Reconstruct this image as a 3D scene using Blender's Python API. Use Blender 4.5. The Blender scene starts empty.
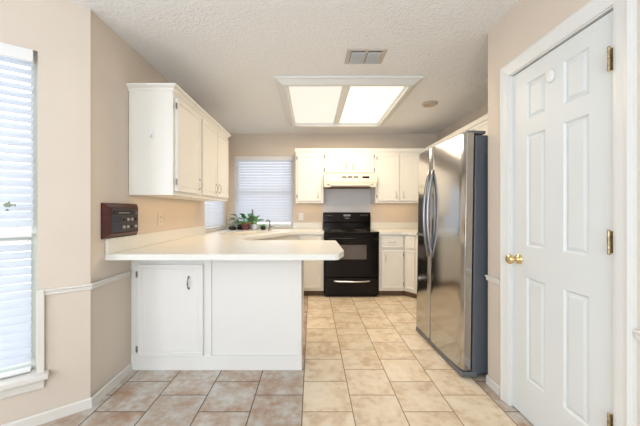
import bpy, bmesh, math, random
from mathutils import Vector, Matrix
random.seed(7)
S = bpy.context.scene
COL = S.collection
PI = math.pi
# ------------------------------------------------------------------ camera
cd = bpy.data.cameras.new('camera'); cam = bpy.data.objects.new('camera', cd); COL.objects.link(cam)
cam.location = (0, 0, 1.2); cam.rotation_euler = (PI/2, 0, 0)
cd.sensor_width = 36; cd.lens = 287/640*36; cd.shift_x = 8/640; cd.shift_y = -2/640; cd.clip_start = 0.02
S.camera = cam
# ------------------------------------------------------------------ light
S.view_settings.view_transform = 'Standard'; S.view_settings.look = 'None'
S.view_settings.gamma = 1; S.view_settings.use_curve_mapping = False
S.view_settings.exposure = 0.30
W = bpy.data.worlds.new('world'); S.world = W; W.use_nodes = True
bgn = W.node_tree.nodes['Background']; bgn.inputs[0].default_value = (0.93, 0.96, 1.0, 1); bgn.inputs[1].default_value = 2.0

def area(name, loc, direction, sx, sy, power, color):
    d = bpy.data.lights.new(name, 'AREA'); d.shape = 'RECTANGLE'; d.size = sx; d.size_y = sy
    d.energy = power; d.color = color
    o = bpy.data.objects.new(name, d); COL.objects.link(o); o.location = loc
    o.rotation_euler = Vector(direction).to_track_quat('-Z', 'Z').to_euler()
    return o
area('rear_fill_light', (-0.6, -2.10, 1.45), (0, 1, 0.22), 2.4, 1.5, 42, (0.80, 0.90, 1.0))  # added daylight fill behind the camera, its window is assumed
area('side_fill_light', (-2.52, -0.75, 1.45), (1, 0.1, 0.2), 1.8, 1.5, 25, (0.80, 0.90, 1.0))  # added fill from the unseen left side, standing in for window light

# ------------------------------------------------------------------ materials
def new_mat(name):
    m = bpy.data.materials.new(name); m.use_nodes = True
    nt = m.node_tree; b = nt.nodes['Principled BSDF']
    return m, nt, b
def P(name, col, rough=0.5, metal=0.0, spec=0.5, var=0.0, vscale=6.0, bump=0.0, bscale=80.0, bdist=0.002, coat=0.0, detail=3, aniso=None):
    m, nt, b = new_mat(name); N = nt.nodes; L = nt.links
    b.inputs['Base Color'].default_value = (*col, 1); b.inputs['Roughness'].default_value = rough
    b.inputs['Metallic'].default_value = metal; b.inputs['Specular IOR Level'].default_value = spec
    if coat: b.inputs['Coat Weight'].default_value = coat; b.inputs['Coat Roughness'].default_value = 0.08
    tc = N.new('ShaderNodeTexCoord')
    if var:
        n = N.new('ShaderNodeTexNoise'); n.inputs['Scale'].default_value = vscale; n.inputs['Detail'].default_value = 4
        r = N.new('ShaderNodeValToRGB')
        r.color_ramp.elements[0].position = 0.3; r.color_ramp.elements[1].position = 0.7
        r.color_ramp.elements[0].color = (*[c*(1-var) for c in col], 1); r.color_ramp.elements[1].color = (*[min(1, c*(1+var)) for c in col], 1)
        L.new(tc.outputs['Object'], n.inputs['Vector']); L.new(n.outputs['Fac'], r.inputs['Fac']); L.new(r.outputs['Color'], b.inputs['Base Color'])
    if bump:
        n2 = N.new('ShaderNodeTexNoise'); n2.inputs['Scale'].default_value = bscale; n2.inputs['Detail'].default_value = detail
        bp = N.new('ShaderNodeBump'); bp.inputs['Strength'].default_value = bump; bp.inputs['Distance'].default_value = bdist
        if aniso:
            mp = N.new('ShaderNodeMapping'); mp.inputs['Scale'].default_value = aniso
            L.new(tc.outputs['Object'], mp.inputs['Vector']); L.new(mp.outputs['Vector'], n2.inputs['Vector'])
        else: L.new(tc.outputs['Object'], n2.inputs['Vector'])
        L.new(n2.outputs['Fac'], bp.inputs['Height']); L.new(bp.outputs['Normal'], b.inputs['Normal'])
    return m
M = {}
M['wall'] = P('beige_wall_paint', (0.68, 0.60, 0.515), 0.75, var=0.02, vscale=3, bump=0.15, bscale=60, bdist=0.003)
M['ceil'] = P('textured_ceiling', (0.86, 0.87, 0.88), 0.9, bump=0.8, bscale=58, bdist=0.015, detail=5)
M['trim'] = P('white_trim_paint', (0.74, 0.76, 0.755), 0.4, bump=0.03, bscale=30)
M['rail'] = P('cream_trim_paint', (0.73, 0.71, 0.66), 0.45, bump=0.03, bscale=30)
M['door'] = P('white_door_paint', (0.70, 0.74, 0.75), 0.42, bump=0.04, bscale=40)
M['cab'] = P('white_cabinet_paint', (0.80, 0.785, 0.735), 0.35, bump=0.04, bscale=25, var=0.01)
M['cabwhite'] = P('white_peninsula_paint', (0.80, 0.80, 0.78), 0.4, bump=0.04, bscale=25, var=0.01)
M['counter'] = P('cream_laminate', (0.76, 0.765, 0.72), 0.3, var=0.02, vscale=40)
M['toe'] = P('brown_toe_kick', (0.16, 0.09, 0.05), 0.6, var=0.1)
M['steel'] = P('brushed_stainless', (0.50, 0.50, 0.495), 0.15, 1.0, bump=0.1, bscale=14, bdist=0.0004, aniso=(1, 1, 40))
M['steeldark'] = P('satin_steel', (0.30, 0.30, 0.31), 0.28, 1.0, var=0.03)
M['fridgeside'] = P('dark_grey_fridge_enamel', (0.10, 0.115, 0.135), 0.45, bump=0.2, bscale=200, bdist=0.0005)
M['plastic'] = P('dark_grey_plastic', (0.14, 0.15, 0.16), 0.45, var=0.05)
M['black'] = P('black_enamel', (0.006, 0.0045, 0.004), 0.14, spec=0.22, var=0.1)
M['glassblack'] = P('black_ceramic_glass', (0.010, 0.008, 0.007), 0.07, spec=0.35, coat=0.0, var=0.1)
M['ovenglass'] = P('oven_window_glass', (0.10, 0.085, 0.075), 0.07, spec=0.6, coat=0.3, var=0.1)
M['mark'] = P('grey_printed_marking', (0.35, 0.34, 0.32), 0.5, var=0.05)
M['chrome'] = P('chrome', (0.72, 0.72, 0.72), 0.16, 1.0, var=0.03)
M['silver'] = P('satin_silver', (0.55, 0.53, 0.50), 0.35, 1.0, var=0.1)
M['nickel'] = P('antique_nickel', (0.25, 0.23, 0.21), 0.35, 1.0, var=0.15, vscale=60)
M['brass'] = P('polished_brass', (0.80, 0.62, 0.32), 0.14, 1.0, var=0.05)
M['agedbrass'] = P('aged_brass', (0.42, 0.33, 0.20), 0.35, 1.0, var=0.5, vscale=90)
M['wood'] = P('mahogany', (0.06, 0.008, 0.006), 0.32, var=0.35, vscale=25, coat=0.08)
M['ipanel'] = P('intercom_face', (0.055, 0.043, 0.045), 0.4, var=0.08)
M['iblack'] = P('intercom_black', (0.012, 0.012, 0.016), 0.3, var=0.05)
M['ibtn'] = P('intercom_button', (0.42, 0.40, 0.40), 0.4, var=0.05)
M['iblue'] = P('intercom_display', (0.12, 0.12, 0.25), 0.3, var=0.1)
M['grille'] = P('speaker_grille', (0.035, 0.04, 0.065), 0.6, var=0.3, vscale=200)
M['hood'] = P('almond_enamel', (0.72, 0.69, 0.58), 0.35, var=0.01)
M['panelgrey'] = P('pale_grey_splash_panel', (0.66, 0.66, 0.68), 0.35, var=0.02)
M['plate'] = P('ivory_plastic', (0.72, 0.66, 0.56), 0.4, var=0.01)
M['platewhite'] = P('white_plastic', (0.80, 0.80, 0.80), 0.35, var=0.01)
M['sink'] = P('cream_enamel_sink', (0.76, 0.72, 0.64), 0.2, var=0.01)
M['vent'] = P('grey_vent_metal', (0.45, 0.48, 0.50), 0.45, 0.0, var=0.06)
M['ventframe'] = P('beige_vent_frame', (0.55, 0.50, 0.45), 0.6, var=0.05)
M['ventdark'] = P('duct_dark', (0.10, 0.10, 0.10), 0.8, var=0.1)
M['det'] = P('tan_detector_plastic', (0.50, 0.42, 0.33), 0.5, var=0.03)
M['leaf'] = P('green_leaf', (0.05, 0.27, 0.07), 0.35, var=0.4, vscale=30)
M['leaf2'] = P('bright_leaf', (0.22, 0.50, 0.12), 0.4, var=0.3, vscale=30)
M['leaf3'] = P('dark_olive_leaf', (0.10, 0.19, 0.05), 0.45, var=0.4, vscale=30)
M['leaf4'] = P('silver_leaf', (0.45, 0.52, 0.42), 0.5, var=0.3, vscale=50)
M['terracotta'] = P('terracotta', (0.62, 0.17, 0.05), 0.6, var=0.1)
M['maroon'] = P('maroon_glaze', (0.20, 0.07, 0.07), 0.35, var=0.2)
M['whiteceramic'] = P('white_ceramic', (0.75, 0.77, 0.82), 0.3, var=0.03)
M['blackpot'] = P('black_pot', (0.015, 0.015, 0.015), 0.4, var=0.1)
M['soil'] = P('soil', (0.05, 0.03, 0.02), 0.9, var=0.3, vscale=80)
M['ornament'] = P('sage_ornament', (0.30, 0.36, 0.27), 0.6, var=0.25, vscale=60)
M['cord'] = P('white_cord', (0.7, 0.7, 0.7), 0.7, var=0.02)
M['reveal'] = P('window_jamb_paint', (0.66, 0.72, 0.66), 0.5, var=0.02)
M['bottle'] = P('grey_bottle', (0.36, 0.33, 0.36), 0.3, var=0.06)

# blind slat: white vinyl that lets some daylight through
m, nt, b = new_mat('white_blind_slat'); M['slat'] = m
nn = nt.nodes.new('ShaderNodeTexNoise'); nn.inputs['Scale'].default_value = 5
rr = nt.nodes.new('ShaderNodeValToRGB'); rr.color_ramp.elements[0].color = (0.72, 0.75, 0.79, 1); rr.color_ramp.elements[1].color = (0.76, 0.79, 0.83, 1)
nt.links.new(nn.outputs['Fac'], rr.inputs['Fac']); nt.links.new(rr.outputs['Color'], b.inputs['Base Color']); b.inputs['Roughness'].default_value = 0.45
tr = nt.nodes.new('ShaderNodeBsdfTranslucent'); tr.inputs['Color'].default_value = (0.9, 0.93, 1, 1)
mx = nt.nodes.new('ShaderNodeMixShader'); mx.inputs[0].default_value = 0.36
nt.links.new(b.outputs[0], mx.inputs[1]); nt.links.new(tr.outputs[0], mx.inputs[2]); nt.links.new(mx.outputs[0], nt.nodes['Material Output'].inputs[0])
# window glass (thin)
m, nt, b = new_mat('window_glass'); M['glass'] = m
tp = nt.nodes.new('ShaderNodeBsdfTransparent'); gl = nt.nodes.new('ShaderNodeBsdfGlossy'); gl.inputs['Roughness'].default_value = 0.02
mx = nt.nodes.new('ShaderNodeMixShader'); mx.inputs[0].default_value = 0.06
nt.links.new(tp.outputs[0], mx.inputs[1]); nt.links.new(gl.outputs[0], mx.inputs[2]); nt.links.new(mx.outputs[0], nt.nodes['Material Output'].inputs[0])
def emit(name, col, s):
    m, nt, b = new_mat(name)
    b.inputs['Base Color'].default_value = (0.15, 0.15, 0.14, 1); b.inputs['Emission Color'].default_value = (*col, 1); b.inputs['Emission Strength'].default_value = s
    n = nt.nodes.new('ShaderNodeTexNoise'); n.inputs['Scale'].default_value = 1.5
    r = nt.nodes.new('ShaderNodeMapRange'); r.inputs['To Min'].default_value = s*0.97; r.inputs['To Max'].default_value = s*1.03
    nt.links.new(n.outputs['Fac'], r.inputs['Value']); nt.links.new(r.outputs[0], b.inputs['Emission Strength'])
    return m
M['lampwarm'] = emit('warm_light_diffuser', (1, 0.95, 0.80), 0.90)
M['lampdim'] = emit('dimmer_light_diffuser', (1, 0.88, 0.77), 0.74)

# floor tile: running-bond columns; kitchen tile is cream, dining-side tile is taupe
def floor_mat():
    m, nt, b = new_mat('ceramic_floor_tile'); N = nt.nodes; L = nt.links
    def mth(op, a, c=None, d=None):
        n = N.new('ShaderNodeMath'); n.operation = op
        for i, v in enumerate((a, c, d)):
            if v is None: continue
            if isinstance(v, (int, float)): n.inputs[i].default_value = v
            else: L.new(v, n.inputs[i])
        return n.outputs[0]
    tc = N.new('ShaderNodeTexCoord'); sp = N.new('ShaderNodeSeparateXYZ'); L.new(tc.outputs['Object'], sp.inputs[0])
    X = mth('ADD', sp.outputs[0], 0.058); Y = sp.outputs[1]
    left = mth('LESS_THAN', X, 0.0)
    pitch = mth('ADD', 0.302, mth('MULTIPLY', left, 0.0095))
    u = mth('DIVIDE', X, pitch); col = mth('FLOOR', u); fu = mth('SUBTRACT', u, col)
    odd = mth('FLOORED_MODULO', col, 2.0)
    v = mth('DIVIDE', mth('SUBTRACT', mth('SUBTRACT', Y, 1.715), mth('MULTIPLY', odd, 0.156)), 0.3035)
    row = mth('FLOOR', v); fv = mth('SUBTRACT', v, row)
    du = mth('MINIMUM', fu, mth('SUBTRACT', 1.0, fu)); dv = mth('MINIMUM', fv, mth('SUBTRACT', 1.0, fv))
    d = mth('MINIMUM', du, dv)
    mr = N.new('ShaderNodeMapRange'); mr.inputs['From Min'].default_value = 0.007; mr.inputs['From Max'].default_value = 0.013
    L.new(d, mr.inputs['Value']); tile = mr.outputs[0]
    cx = N.new('ShaderNodeCombineXYZ'); L.new(col, cx.inputs[0]); L.new(row, cx.inputs[1])
    wn = N.new('ShaderNodeTexWhiteNoise'); wn.noise_dimensions = '3D'; L.new(cx.outputs[0], wn.inputs['Vector'])
    sc = N.new('ShaderNodeVectorMath'); sc.operation = 'SCALE'; L.new(wn.outputs['Color'], sc.inputs[0]); sc.inputs['Scale'].default_value = 9
    ad = N.new('ShaderNodeVectorMath'); ad.operation = 'ADD'; L.new(tc.outputs['Object'], ad.inputs[0]); L.new(sc.outputs[0], ad.inputs[1])
    n1 = N.new('ShaderNodeTexNoise'); n1.inputs['Scale'].default_value = 7; n1.inputs['Detail'].default_value = 6; n1.inputs['Roughness'].default_value = 0.62; L.new(ad.outputs[0], n1.inputs['Vector'])
    n2 = N.new('ShaderNodeTexNoise'); n2.inputs['Scale'].default_value = 22; n2.inputs['Detail'].default_value = 5; L.new(ad.outputs[0], n2.inputs['Vector'])
    f = mth('ADD', mth('MULTIPLY', n1.outputs['Fac'], 0.7), mth('MULTIPLY', n2.outputs['Fac'], 0.3))
    def ramp(cols):
        r = N.new('ShaderNodeValToRGB'); e = r.color_ramp.elements
        e[0].position = 0.39; e[0].color = (*cols[0], 1); e[1].position = 0.61; e[1].color = (*cols[2], 1)
        k = e.new(0.5); k.color = (*cols[1], 1); L.new(f, r.inputs['Fac']); return r.outputs['Color']
    cream = ramp([(0.60, 0.46, 0.32), (0.74, 0.63, 0.48), (0.80, 0.71, 0.58)])
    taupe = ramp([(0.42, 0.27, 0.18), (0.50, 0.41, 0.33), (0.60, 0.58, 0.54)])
    def mix(fac, a, c):
        n = N.new('ShaderNodeMix'); n.data_type = 'RGBA'
        if isinstance(fac, (int, float)): n.inputs[0].default_value = fac
        else: L.new(fac, n.inputs[0])
        for i, s in ((6, a), (7, c)):
            if isinstance(s, tuple): n.inputs[i].default_value = (*s, 1)
            else: L.new(s, n.inputs[i])
        return n.outputs[2]
    zone = mth('MAXIMUM', left, mth('MULTIPLY', mth('GREATER_THAN', X, 1.208), mth('LESS_THAN', Y, 3.0)))  # strip by the right wall: shade painted in with the taupe colour
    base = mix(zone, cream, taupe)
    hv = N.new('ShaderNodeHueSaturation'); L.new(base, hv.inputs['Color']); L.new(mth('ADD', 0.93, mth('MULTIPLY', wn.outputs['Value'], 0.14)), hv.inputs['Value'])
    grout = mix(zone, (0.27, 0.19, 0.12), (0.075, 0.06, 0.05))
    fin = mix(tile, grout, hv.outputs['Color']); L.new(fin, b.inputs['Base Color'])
    L.new(mth('SUBTRACT', 0.75, mth('MULTIPLY', tile, 0.40)), b.inputs['Roughness'])
    bp = N.new('ShaderNodeBump'); bp.inputs['Strength'].default_value = 0.4; bp.inputs['Distance'].default_value = 0.002
    L.new(mth('ADD', tile, mth('MULTIPLY', f, 0.4)), bp.inputs['Height']); L.new(bp.outputs['Normal'], b.inputs['Normal'])
    return m
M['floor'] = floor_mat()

# ------------------------------------------------------------------ helpers
def link(name, bm, mat, parent=None, smooth=False, loc=None, rz=None, bevel=0.0, seg=2):
    if bevel: bmesh.ops.bevel(bm, geom=[e for e in bm.edges if len(e.link_faces) == 2 and e.calc_face_angle(0) > 0.6], offset=bevel, segments=seg, affect='EDGES', profile=0.5, clamp_overlap=True)
    bmesh.ops.recalc_face_normals(bm, faces=bm.faces)
    me = bpy.data.meshes.new(name); bm.to_mesh(me); bm.free()
    for mm in (mat if isinstance(mat, (list, tuple)) else [mat]): me.materials.append(mm)
    if smooth:
        for p in me.polygons: p.use_smooth = True
    o = bpy.data.objects.new(name, me); COL.objects.link(o)
    if parent: o.parent = parent
    if loc: o.location = loc
    if rz is not None: o.rotation_euler = (0, 0, rz)
    return o
def thing(name, label, cat, loc=(0, 0, 0), rz=0, group=None):
    o = bpy.data.objects.new(name, None); o.empty_display_size = 0.1; COL.objects.link(o)
    o.location = loc; o.rotation_euler = (0, 0, rz); o['label'] = label; o['category'] = cat
    if group: o['group'] = group
    return o
def tag(o, label, cat, group=None):
    o['label'] = label; o['category'] = cat
    if group: o['group'] = group
    return o
def struct(o): o['kind'] = 'structure'; return o
def box(bm, x0, x1, y0, y1, z0, z1):
    r = bmesh.ops.create_cube(bm, size=1)['verts']
    for v in r: v.co = Vector(((x0+x1)/2+v.co.x*(x1-x0), (y0+y1)/2+v.co.y*(y1-y0), (z0+z1)/2+v.co.z*(z1-z0)))
    return r
def B(*boxes):
    bm = bmesh.new()
    for bx_ in boxes: box(bm, *bx_)
    return bm
def prism(pts, z0, z1, bm=None):
    bm = bm or bmesh.new()
    a = [bm.verts.new((x, y, z0)) for x, y in pts]; c = [bm.verts.new((x, y, z1)) for x, y in pts]
    n = len(pts); bm.faces.new(a[::-1]); bm.faces.new(c)
    for i in range(n): bm.faces.new((a[i], a[(i+1) % n], c[(i+1) % n], c[i]))
    return bm
def sweep(profile, path, closed=False, bm=None):
    """profile: list of (out, z); path: 2-D points; 'out' is to the left of travel, mitred."""
    bm = bm or bmesh.new(); n = len(path); rings = []
    for i in range(n):
        p = Vector(path[i])
        if closed: a = Vector(path[i-1]); c = Vector(path[(i+1) % n]); d1 = (p-a).normalized(); d2 = (c-p).normalized()
        else:
            d1 = (p-Vector(path[i-1])).normalized() if i > 0 else (Vector(path[1])-p).normalized()
            d2 = (Vector(path[i+1])-p).normalized() if i < n-1 else d1
        n1 = Vector((-d1.y, d1.x)); n2 = Vector((-d2.y, d2.x)); nn_ = (n1+n2).normalized(); k = 1/max(0.3, nn_.dot(n1))
        rings.append([bm.verts.new((p.x+nn_.x*k*o, p.y+nn_.y*k*o, z)) for o, z in profile])
    m_ = len(profile)
    for i in range(n if closed else n-1):
        r0, r1 = rings[i], rings[(i+1) % n]
        for j in range(m_): bm.faces.new((r0[j], r0[(j+1) % m_], r1[(j+1) % m_], r1[j]))
    if not closed: bm.faces.new(rings[0]); bm.faces.new(rings[-1][::-1])
    return bm
def tube(bm, pts, r, seg=10, caps=True):
    pts = [Vector(p) for p in pts]; rings = []; n = len(pts)
    rs = r if isinstance(r, (list, tuple)) else [r]*n
    ref = None
    for i, p in enumerate(pts):
        t = (pts[min(i+1, n-1)]-pts[max(i-1, 0)]).normalized()
        if ref is None: ref = t.orthogonal().normalized()
        ref = (ref-t*ref.dot(t)).normalized(); s = t.cross(ref)
        rings.append([bm.verts.new(p+(ref*math.cos(2*PI*k/seg)+s*math.sin(2*PI*k/seg))*rs[i]) for k in range(seg)])
    for i in range(n-1):
        for k in range(seg): bm.faces.new((rings[i][k], rings[i][(k+1) % seg], rings[i+1][(k+1) % seg], rings[i+1][k]))
    if caps: bm.faces.new(rings[0][::-1]); bm.faces.new(rings[-1])
    return bm
def lathe(bm, prof, seg=20, origin=(0, 0, 0), axis='z'):
    rings = []
    for r, h in prof:
        ring = []
        for k in range(seg):
            a = 2*PI*k/seg; x, y, z = r*math.cos(a), r*math.sin(a), h
            if axis == 'y': x, y, z = x, z, y       # axis along +y
            if axis == 'x': x, y, z = z, x, y
            ring.append(bm.verts.new((origin[0]+x, origin[1]+y, origin[2]+z)))
        rings.append(ring)
    for i in range(len(rings)-1):
        for k in range(seg): bm.faces.new((rings[i][k], rings[i][(k+1) % seg], rings[i+1][(k+1) % seg], rings[i+1][k]))
    bm.faces.new(rings[0][::-1]); bm.faces.new(rings[-1])
    return bm

H = 2.44
YB = 4.62; XL = -1.366; XR = 1.225; XK = 2.02
# ------------------------------------------------------------------ shell
def wall(name, p0, p1, holes=(), thick=0.12, side=1, z0=0.0, z1=H):
    """wall inner face from p0 to p1; thickness goes to the left of travel if side=1"""
    p0 = Vector(p0); p1 = Vector(p1); L_ = (p1-p0).length
    ss = sorted({0, L_, *[h[0] for h in holes], *[h[1] for h in holes]}); zz = sorted({z0, z1, *[h[2] for h in holes], *[h[3] for h in holes]})
    bm = bmesh.new()
    vs = {}
    def V(i, j, k):
        if (i, j, k) not in vs: vs[(i, j, k)] = bm.verts.new((ss[i], side*thick*k, zz[j]))
        return vs[(i, j, k)]
    ns, nz = len(ss)-1, len(zz)-1
    def solid(i, j):
        if i < 0 or j < 0 or i >= ns or j >= nz: return False
        s = (ss[i]+ss[i+1])/2; z = (zz[j]+zz[j+1])/2
        return not any(h[0] < s < h[1] and h[2] < z < h[3] for h in holes)
    for i in range(ns):
        for j in range(nz):
            if not solid(i, j): continue
            for k in (0, 1): bm.faces.new((V(i, j, k), V(i+1, j, k), V(i+1, j+1, k), V(i, j+1, k)))
            if not solid(i-1, j): bm.faces.new((V(i, j, 0), V(i, j+1, 0), V(i, j+1, 1), V(i, j, 1)))
            if not solid(i+1, j): bm.faces.new((V(i+1, j, 0), V(i+1, j+1, 0), V(i+1, j+1, 1), V(i+1, j, 1)))
            if not solid(i, j-1): bm.faces.new((V(i, j, 0), V(i+1, j, 0), V(i+1, j, 1), V(i, j, 1)))
            if not solid(i, j+1): bm.faces.new((V(i, j+1, 0), V(i+1, j+1, 0), V(i+1, j+1, 1), V(i, j+1, 1)))
    d = (p1-p0).normalized()
    return struct(link(name, bm, M['wall'], None, loc=(p0.x, p0.y, 0), rz=math.atan2(d.y, d.x)))
CX, CY = -1.356, 1.757                    # corner where the bay wall starts
BD = Vector((-0.8, -0.6))                 # bay wall direction
BAYL = 1.5
bx1, by1 = CX+BD.x*BAYL, CY+BD.y*BAYL
outline = [(XL, CY), (XL, YB), (XK, YB), (XK, 2.0), (XR, 2.0), (XR, -2.2), (bx1, -2.2), (bx1, by1), (CX, CY)]
shell = [(XL-.12, YB+.12), (XL-.12, CY+.09), (bx1-.12, by1+.02), (bx1-.12, -2.32), (XR+.12, -2.32), (XR+.20, 0.95), (XR+.20, 1.88), (XK+.12, 1.88), (XK+.12, YB+.12)]
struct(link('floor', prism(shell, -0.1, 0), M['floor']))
struct(link('ceiling', prism(shell, H, H+0.1), M['ceil']))
wall('wall_left', (XL, CY), (XL, YB), holes=[(3.65-CY, 4.50-CY, 0.95, 2.06)])
wall('wall_back', (XL-.12, YB), (XK+.12, YB), holes=[(0.245, 1.172, 0.95, 2.08)])
wall('wall_alcove', (XK, YB), (XK, 2.0))
wall('wall_pantry_end', (XK+.12, 2.0), (XR+.12, 2.0), side=1, thick=0.12)
wall('wall_right', (XR, 1.999), (XR, -2.2), holes=[(1.999-1.770, 1.999-1.157, 0, 2.035)])
wall('wall_rear', (XR+.12, -2.2), (bx1-.12, -2.2), holes=[(0.745, 3.145, 0.7, 2.2)])
wall('wall_side', (bx1, -2.32), (bx1, by1), holes=[(0.6, 2.4, 0.7, 2.2)])
WB0, WB1 = 0.236, 1.34
wall('wall_bay', (bx1, by1), (CX, CY), holes=[(BAYL-WB1, BAYL-WB0, 0.29, 2.10)])

# baseboards and chair rail
bprof = [(0, 0), (0, 0.056), (-0.005, 0.061), (-0.012, 0.052), (-0.014, 0.0)]
struct(link('baseboard_left', sweep(bprof, [(bx1, by1), (CX, CY), (XL, 2.166)]), M['rail']))
struct(link('baseboard_right', sweep(bprof, [(XR, 2.0), (XR, 1.856)]), M['rail']))
struct(link('baseboard_right', sweep(bprof, [(XR, 1.08), (XR, -2.2)]), M['rail']))
rprof = [(0, .716), (0, .756), (-.020, .756), (-.022, .748), (-.013, .740), (-.011, .722)]
def bay(s, off=0.0):                       # point on bay wall at distance s from the corner, off = into the room
    return (CX+BD.x*s+0.6*off, CY+BD.y*s-0.8*off)
struct(link('trim_1', sweep(rprof, [bay(0.205), (CX, CY), (XL, 2.14)]), M['rail']))
struct(link('trim_2', sweep(rprof, [(XR, 2.0), (XR, 1.856)]), M['rail']))
struct(link('trim_3', sweep(rprof, [(XR, 1.08), (XR, -2.0)]), M['rail']))
BR = math.atan2(0.6, 0.8)                  # local +x towards the corner, local -y into room
o = struct(link('trim_4', B((-0.238, -0.205, -0.022, 0, 0.27, 0.758)), M['rail'], loc=(CX, CY, 0), rz=BR, bevel=0.004))

# ------------------------------------------------------------------ windows
def window(name, loc, rz, w, z0, z1, rail, jambmat, depth=0.12):
    """origin at lower-left of inner wall face, local x along wall, +y outward"""
    fr = B((0, 0.035, 0.06, 0.10, z0, z1), (w-0.035, w, 0.06, 0.10, z0, z1), (0.035, w-0.035, 0.06, 0.10, z0, z0+0.04), (0.035, w-0.035, 0.06, 0.10, z1-0.04, z1), (0.035, w-0.035, 0.055, 0.095, rail-0.02, rail+0.02))
    f = struct(link(name, fr, jambmat, loc=loc, rz=rz))
    link('window_pane', B((0.03, w-0.03, 0.078, 0.082, z0+0.03, z1-0.03)), M['glass'], f)
    return f
def blind(name, label, loc, rz, w, z0, z1, pitch=0.044, tilt=50, sw=0.05, y=0.0, valance=True, wand=None, head=0.055):
    t = thing(name, label, 'window blind', loc, rz)
    if valance: link('valance', B((-0.004, w+0.004, y-0.035, y-0.022, z1-head-.01, z1), (-0.004, 0.008, y-0.03, y+0.02, z1-head-.01, z1), (w-0.008, w+0.004, y-0.03, y+0.02, z1-head-.01, z1)), M['platewhite'], t, bevel=0.003)
    link('headrail', B((0.01, w-0.01, y-0.02, y+0.022, z1-head+.015, z1-.004)), M['platewhite'], t, bevel=0.002)
    bm = bmesh.new(); z = z1-head-0.02; a = math.radians(tilt)
    while z > z0+0.035:
        prof = []
        for q in (-1, -0.5, 0, 0.5, 1):
            d = q*sw/2; cr = 0.003*(1-q*q)
            prof.append((y+d*math.cos(a)-cr*math.sin(a), z+d*math.sin(a)+cr*math.cos(a)))
        top = [(py-0.0012*math.sin(a)*1, pz+0.0024*math.cos(a)) for py, pz in prof]
        ring = prof+top[::-1]
        a0 = [bm.verts.new((0, p, q)) for p, q in ring]; a1 = [bm.verts.new((w, p, q)) for p, q in ring]
        n = len(ring); bm.faces.new(a0); bm.faces.new(a1[::-1])
        for i in range(n): bm.faces.new((a0[i], a0[(i+1) % n], a1[(i+1) % n], a1[i]))
        z -= pitch
    link('slats', bm, M['slat'], t)
    link('bottom_rail', B((0, w, y-0.022, y+0.022, z0, z0+0.016)), M['platewhite'], t, bevel=0.003)
    for k in (0.14, 0.5, 0.86) if w > 0.7 else (0.2, 0.8):
        link('ladder_cord', tube(bmesh.new(), [(w*k, y-0.024, z0+0.01), (w*k, y-0.024, z1-head)], 0.0009, 5), M['cord'], t)
    if wand: link('tilt_wand', tube(bmesh.new(), [(wand[0], y-0.04, z1-0.05), (wand[0], y-0.045, wand[1])], 0.0045, 8), M['platewhite'], t)
    return t
# bay window
p = bay(WB1)
window('window_1', (p[0], p[1], 0), BR, WB1-WB0, 0.29, 2.10, 1.05, M['reveal'])
pb = bay(WB1-0.01)
blind('window_blind', 'upper white slatted blind with valance on the bay window at far left', (pb[0], pb[1], 0), BR, WB1-0.01-0.256, 1.055, 2.095, 0.0445, 52, y=0.02)
blind('window_blind', 'lower white slatted blind on the bay window, reaching down to the sill', (pb[0], pb[1], 0), BR, WB1-0.01-0.266, 0.30, 1.045, 0.0445, 43, y=0.035, valance=False, head=0.03)
# sill with apron
o = struct(link('trim_5', B((-1.42, -0.185, -0.06, 0.058, 0.265, 0.2935), (-1.40, -0.205, -0.022, 0, 0.205, 0.265), (-1.40, -0.205, -0.030, 0, 0.245, 0.265)), M['rail'], loc=(CX, CY, 0), rz=BR, bevel=0.004))
# little hanging ornament in front of the bay blind
po = bay(0.338, 0.045); zo = 1.232
t = thing('hanging_ornament', 'small grey-green fish shaped ornament with bell hanging before the bay blind', 'ornament', (po[0], po[1], zo), BR)
bm = bmesh.new()
lathe(bm, [(0.002, -0.028), (0.012, -0.022), (0.018, -0.008), (0.017, 0.006), (0.010, 0.018), (0.004, 0.024)], 12, (-0.008, 0, 0), 'x')
for v in bm.verts: v.co.y *= 0.45
link('body', bm, M['ornament'], t, True)
bm = bmesh.new(); prism([(0, 0), (0.02, 0.014), (0.024, 0), (0.02, -0.016)], -0.002, 0.002, bm)
for v in bm.verts: v.co = Vector((v.co.x+0.012, v.co.z, v.co.y))
link('tail', bm, M['ornament'], t)
bm = bmesh.new(); prism([(-0.012, 0.015), (-0.002, 0.032), (0.004, 0.014)], -0.0015, 0.0015, bm)
for v in bm.verts: v.co = Vector((v.co.x, v.co.z, v.co.y))
link('fin', bm, M['ornament'], t)
link('bell', lathe(bmesh.new(), [(0.012, -0.05), (0.010, -0.042), (0.006, -0.034), (0.002, -0.03)], 12, (-0.014, 0, 0)), M['steeldark'], t, True)
link('cord', tube(bmesh.new(), [(0, 0, -0.03), (0, 0.004, 0.02), (0, 0.004, 0.80)], 0.0008, 6), M['cord'], t)

t.scale = (0.68, 0.68, 0.68)
# back and corner windows
window('window_2', (XL-.12+0.245, YB, 0), 0, 0.927, 0.95, 2.08, 1.50, M['trim'])
blind('window_blind', 'white slatted blind on the kitchen back window behind the potted plants', (XL-.12+0.25, YB, 0), 0, 0.917, 0.962, 2.078, 0.044, 60, y=0.022, wand=(0.06, 1.35))
window('window_3', (XL, 3.65, 0), PI/2, 0.85, 0.95, 2.06, 1.50, M['trim'])
blind('window_blind', 'white slatted blind on the side window below the left wall cabinets', (XL, 3.655, 0), PI/2, 0.84, 0.962, 2.058, 0.044, 58, y=0.022)
struct(link('trim_6', B((XL+.12, XL+1.055, YB-0.012, YB+0.05, 0.935, 0.955)), M['trim'], bevel=0.003))
struct(link('trim_7', B((XL-.05, XL+0.012, 3.64, 4.51, 0.935, 0.955)), M['trim'], bevel=0.003))

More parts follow.
